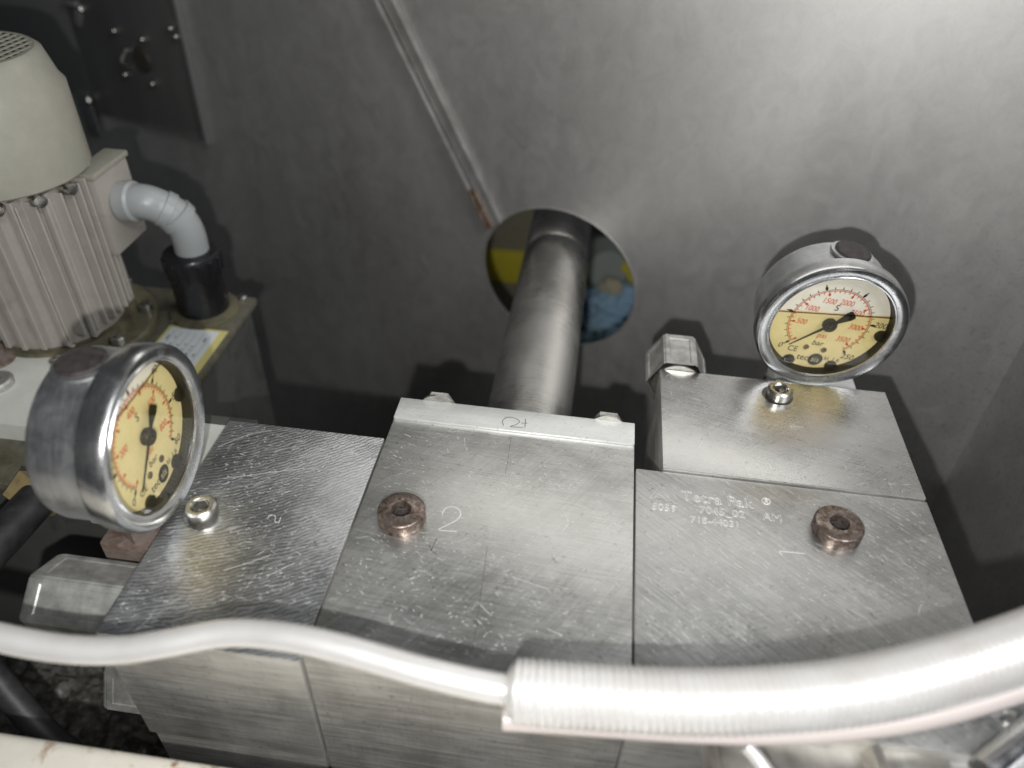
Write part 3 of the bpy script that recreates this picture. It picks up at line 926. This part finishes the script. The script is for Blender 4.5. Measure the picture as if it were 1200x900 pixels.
for a in (-20, 25, -62, 70):
    x = mx + .0445 * math.cos(R(a)); y = my + .0445 * math.sin(R(a))
    obj('flange_screw', lathe([(.0038, 0), (.0038, .0045), (.0032, .005), (.002, .005), (.002, .002), (0, .002)], 24, Matrix.Translation((x, y, -.0330))), M['steel'], t)
# terminal box
bx0 = mx + .030
BY0 = at(110, 212, 0, -.2580); BY1 = at(148, 183, 0, -.2580); BZ = at(135, 305, 0, -.2580)
tb_ = obj('terminal_box', box(bx0, -.2580, BY0.y, BY1.y, BZ.z, BY0.z, .0018), M['fin'], t)
obj('box_lid', box(bx0 - .001, -.2570, BY0.y - .001, BY1.y + .001, BY0.z + .0002, BY0.z + .0035, .001), M['motor'], tb_)
# conduit elbow
t = root('conduit_elbow', 'grey plastic conduit elbow running from the motor box to the black cap', 'elbow', at(150, 238, 0, -.2575))
pA = at(143, 236, 0, -.2575)
pth = [pA, pA + Vector((.012, 0, .001)), at(184, 241, 1, pA.y + .003), at(205, 252, 1, pA.y + .006), at(219, 271, 1, pA.y + .008), at(227, 300, 1, pA.y + .010)]
pth = smooth_path(pth, 8)
obj('elbow_pipe', tube(pth, .0096, 28), M['grey_pvc'], t)
obj('socket_ring', lathe([(.0090, 0), (.0110, 0), (.0110, .007), (.0090, .009)], 40, axis(pA + Vector((.001, 0, 0)), pth[3] - pth[0])), M['grey_pvc'], t)
for i, rr_ in ((20, .0104), (25, .0108)):
    obj('collar', lathe([(.0089, -.003), (rr_, -.0025), (rr_, .0025), (.0089, .003)], 40, axis(pth[i], pth[i + 1] - pth[i - 1])), M['grey_pvc'], t)
# tank
TX = -.2065; TY1 = .3885
t = root('oil_tank', 'khaki oil tank with dark side under the motor and black filler cap', 'tank', (-.33, .32, -.2))
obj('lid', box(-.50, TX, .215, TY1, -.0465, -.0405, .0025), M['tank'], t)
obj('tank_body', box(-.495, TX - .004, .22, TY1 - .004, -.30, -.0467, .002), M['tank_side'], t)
for u, v in ((284, 350), (205, 377), (262, 357)):
    p = at(u, v, 2, -.0405)
    obj('lid_screw', lathe([(.003, 0), (.003, .0015), (.0022, .0022), (0, .0022)], 20, Matrix.Translation((p.x, p.y, -.0405))), M['steel'], t)
# label on lid
p = at(268, 388, 2, -.040)
lx1 = -.2085; ly1 = .349; ly0 = .300; lx0 = -.245
obj('label_border', box(lx0, lx1, ly0, ly1, -.0404, -.0401), M['label_edge'], t, smooth=False)
lab = obj('label_paper', box(lx0 + .002, lx1 - .0045, ly0 + .002, ly1 - .002, -.0400, -.0398), M['label'], t, smooth=False)
ls = []
for k in range(6):
    ls.append(ribbon([(lx0 + .006 + .0045 * k, ly0 + .006), (lx0 + .006 + .0045 * k, ly1 - .006)], .00035, -.03975))
rng = random.Random(3)
for k in range(34):
    x = lx0 + .0045 + .0045 * rng.randrange(6); y = rng.uniform(ly0 + .006, ly1 - .008)
    ls.append(ribbon([(x, y), (x, y + .0018)], .0011, -.0397))
obj('label_print', join(*ls), mat('label_grey', (.28, .30, .33), 0, .6), lab, smooth=False)
# black filler cap
t = root('filler_cap', 'shiny black cylindrical filler cap standing on the oil tank', 'cap', at(238, 368, 2, -.040))
cp = at(241, 364, 2, -.040)
top = at(234, 294, 1, cp.y)
H = top.z + .0405
obj('cap_body', lathe([(.0150, .003), (.0150, H * .62), (.0158, H * .66), (.0160, H - .003), (.0150, H - .001), (.012, H), (0, H)], 56, Matrix.Translation((cp.x, cp.y, -.0403))), M['black'], t)
obj('base_ring', lathe([(0, 0), (.0205, 0), (.0205, .002), (.017, .0035), (0, .0035)], 56, Matrix.Translation((cp.x, cp.y, -.0403))), M['flange'], t)
for k in range(14):
    a = 2 * math.pi * k / 14
    obj('grip_rib', box(-.0004, .0004, -.0008, .0008, 0, .012, .0002, 1) if False else xf(box(.0152, .0168, -.0008, .0008, H * .66, H - .003, .0003, 1), Matrix.Translation((cp.x, cp.y, -.0403)) @ Matrix.Rotation(a, 4, 'Z')), M['black'], t)

# cream manifold behind the left gauge
t = root('cream_block', 'cream painted block with bolts behind the left gauge', 'block', (-.33, .28, -.06))
obj('body', box(-.42, -.2635, .2435, .3075, -.085, -.030, .0018), M['cream'], t)
p = at(4, 452, 2, -.03)
obj('hex_bolt', lathe([(0, 0), (.008, 0), (.008, .003), (.0068, .004), (0, .004)], 24, Matrix.Translation((p.x - .003, p.y, -.030))), M['cast'], t)
p = at(-1, 422, 2, -.03)
obj('hex_bolt', lathe([(0, 0), (.010, 0), (.010, .002), (.006, .003), (.006, .008), (0, .009)], 24, Matrix.Translation((p.x - .002, p.y, -.030))), M['copperish'], t)
bm = bmesh.new()
obj('worn_edge', tube(smooth_path([(-.34, .3055, -.0285), (-.31, .3055, -.0283), (-.275, .3055, -.029)], 8), .0018, 10), M['beam'], t)
t = root('cream_bracket', 'short cream bracket between the left gauge and the left block', 'bracket', (-.18, .24, -.06))
obj('body', box(-.215, X0 - .0006, .2065, .2525, -.05, -.022, .001), M['cream'], t)
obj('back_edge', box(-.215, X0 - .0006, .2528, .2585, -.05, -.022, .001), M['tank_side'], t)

# black hose and brass nut low on the left
t = root('black_hose', 'thick black rubber hose ending at a brass nut under the left gauge', 'hose', atd(40, 592, .33))
obj('hose', tube(smooth_path([atd(-70, 720, .30), atd(-25, 660, .31), atd(10, 622, .325), atd(34, 596, .335), atd(44, 585, .34)], 8), .0082, 28), M['rubber'], t)
obj('brass_nut', lathe([(0, 0), (.0115, 0), (.0115, .012), (0, .012)], 6, axis(atd(34, 592, .345), (.3, .6, .45))), M['brass'], t)

# dark finned housing of a second motor far down
t = root('finned_housing', 'dark finned motor housing deep in the lower left shadow', 'motor', atd(20, 660, .46))
q0 = atd(20, 690, .50)
fm = Matrix.Translation(q0) @ Matrix.Rotation(R(28), 4, 'Z') @ Matrix.Rotation(R(-18), 4, 'Y')
obj('housing', xf(box(-.09, .09, -.07, .07, -.06, -.003, .003), fm), M['tank_side'], t)
for k in range(9):
    obj('cooling_fin', xf(box(-.085 + k * .0205, -.0835 + k * .0205, -.068, .068, -.003, .004, .0004, 1), fm), M['grey_plate'], t)
o = obj('black_cable', tube(smooth_path([atd(-30, 760, .33), atd(0, 800, .33), (atd(30, 835, .33)), atd(62, 868, .33), atd(110, 905, .33)], 8), .0058, 20), M['rubber'])
tag(o, 'black cable sloping down at the bottom left corner', 'cable')
# oily debris on a ledge
bm = bmesh.new()
bmesh.ops.create_grid(bm, x_segments=60, y_segments=40, size=.5)
from mathutils import noise as mn
c_ = atd(80, 850, .42)
for v in bm.verts:
    v.co = Vector((c_.x + v.co.x * .16, c_.y + v.co.y * .10, c_.z + .006 * mn.noise(v.co * 14) + .004 * mn.noise(v.co * 34)))
m_d = mat('oily_grit', (.14, .13, .12), 0, .6)
n = N(m_d); n.color(n.ramp(n.noise(n.mapping(), 160, 5, .7), [(.4, (.05, .048, .042)), (.6, (.16, .15, .13)), (.72, (.42, .43, .46))]))
o = obj('oily_grit', bm, m_d); tag(o, 'grey oily grit on the ledge in the lower left shadow', 'grit', kind='stuff')

# cream beam in the lower left foreground
e0 = at(0, 850, 2, -.035); e1 = at(262, 900, 2, -.035)
t = root('cream_beam', 'cream painted beam with rust spots crossing the bottom left corner', 'beam', (-.2, e0.y - .02, -.07))
ye = (e0.y + e1.y) / 2
bmb = box(-.30, .03, ye - .09, ye, -.075, -.035, .004, 4)
obj('beam', xf(bmb, Matrix.Translation((0, 0, 0))), M['beam'], t)

# pale blurred fittings at the lower right
t = root('pale_fitting', 'pale metal fitting with a white lever under the ribbed hose, bottom right', 'fitting', at(930, 890, 2, -.02))
c1 = at(925, 905, 2, -.012)
m_pf = gauge_steel('pale_metal', (.50, .48, .45), (.66, .64, .60), .34, .5)
obj('cup', lathe([(0, -.01), (.024, -.01), (.027, .0), (.027, .010), (.0255, .0115), (.024, .010), (.023, .004), (0, .004)], 56, Matrix.Translation(c1)), m_pf, t)
obj('lever', tube(smooth_path([at(874, 874, 2, .004), at(890, 892, 2, .002), at(905, 915, 2, 0)], 6), .0022, 14), M['hose'], t)
t = root('round_cap', 'small cream round cap in a dark recess, bottom right', 'cap', at(1065, 890, 2, -.02))
c2 = at(1066, 902, 2, -.010)
obj('cap', lathe([(0, 0), (.0105, 0), (.0115, .002), (.0105, .005), (0, .0065)], 40, Matrix.Translation(c2)), m_pf, t)
obj('dark_seat', lathe([(0, -.004), (.0145, -.004), (.0145, .0005), (0, .0005)], 40, Matrix.Translation(c2)), M['ink'], t)
t = root('steel_bracket', 'blurred shiny steel bracket with rivets at the bottom right corner', 'bracket', at(1150, 880, 2, -.01))
c3 = at(1145, 885, 2, -.006)
obj('plate', xf(box(-.026, .045, -.035, .024, -.003, 0, .001), Matrix.Translation(c3) @ Matrix.Rotation(R(18), 4, 'Z') @ Matrix.Rotation(R(-14), 4, 'Y')), M['bezel'], t)
p = at(1185, 845, 2, .006)
obj('rivet', lathe([(0, 0), (.0034, 0), (.003, .0018), (0, .0026)], 24, Matrix.Translation(p)), M['bezel'], t)
obj('bar', tube([at(1150, 905, 2, .012), at(1215, 850, 2, .012)], .004, 20), M['bezel'], t)
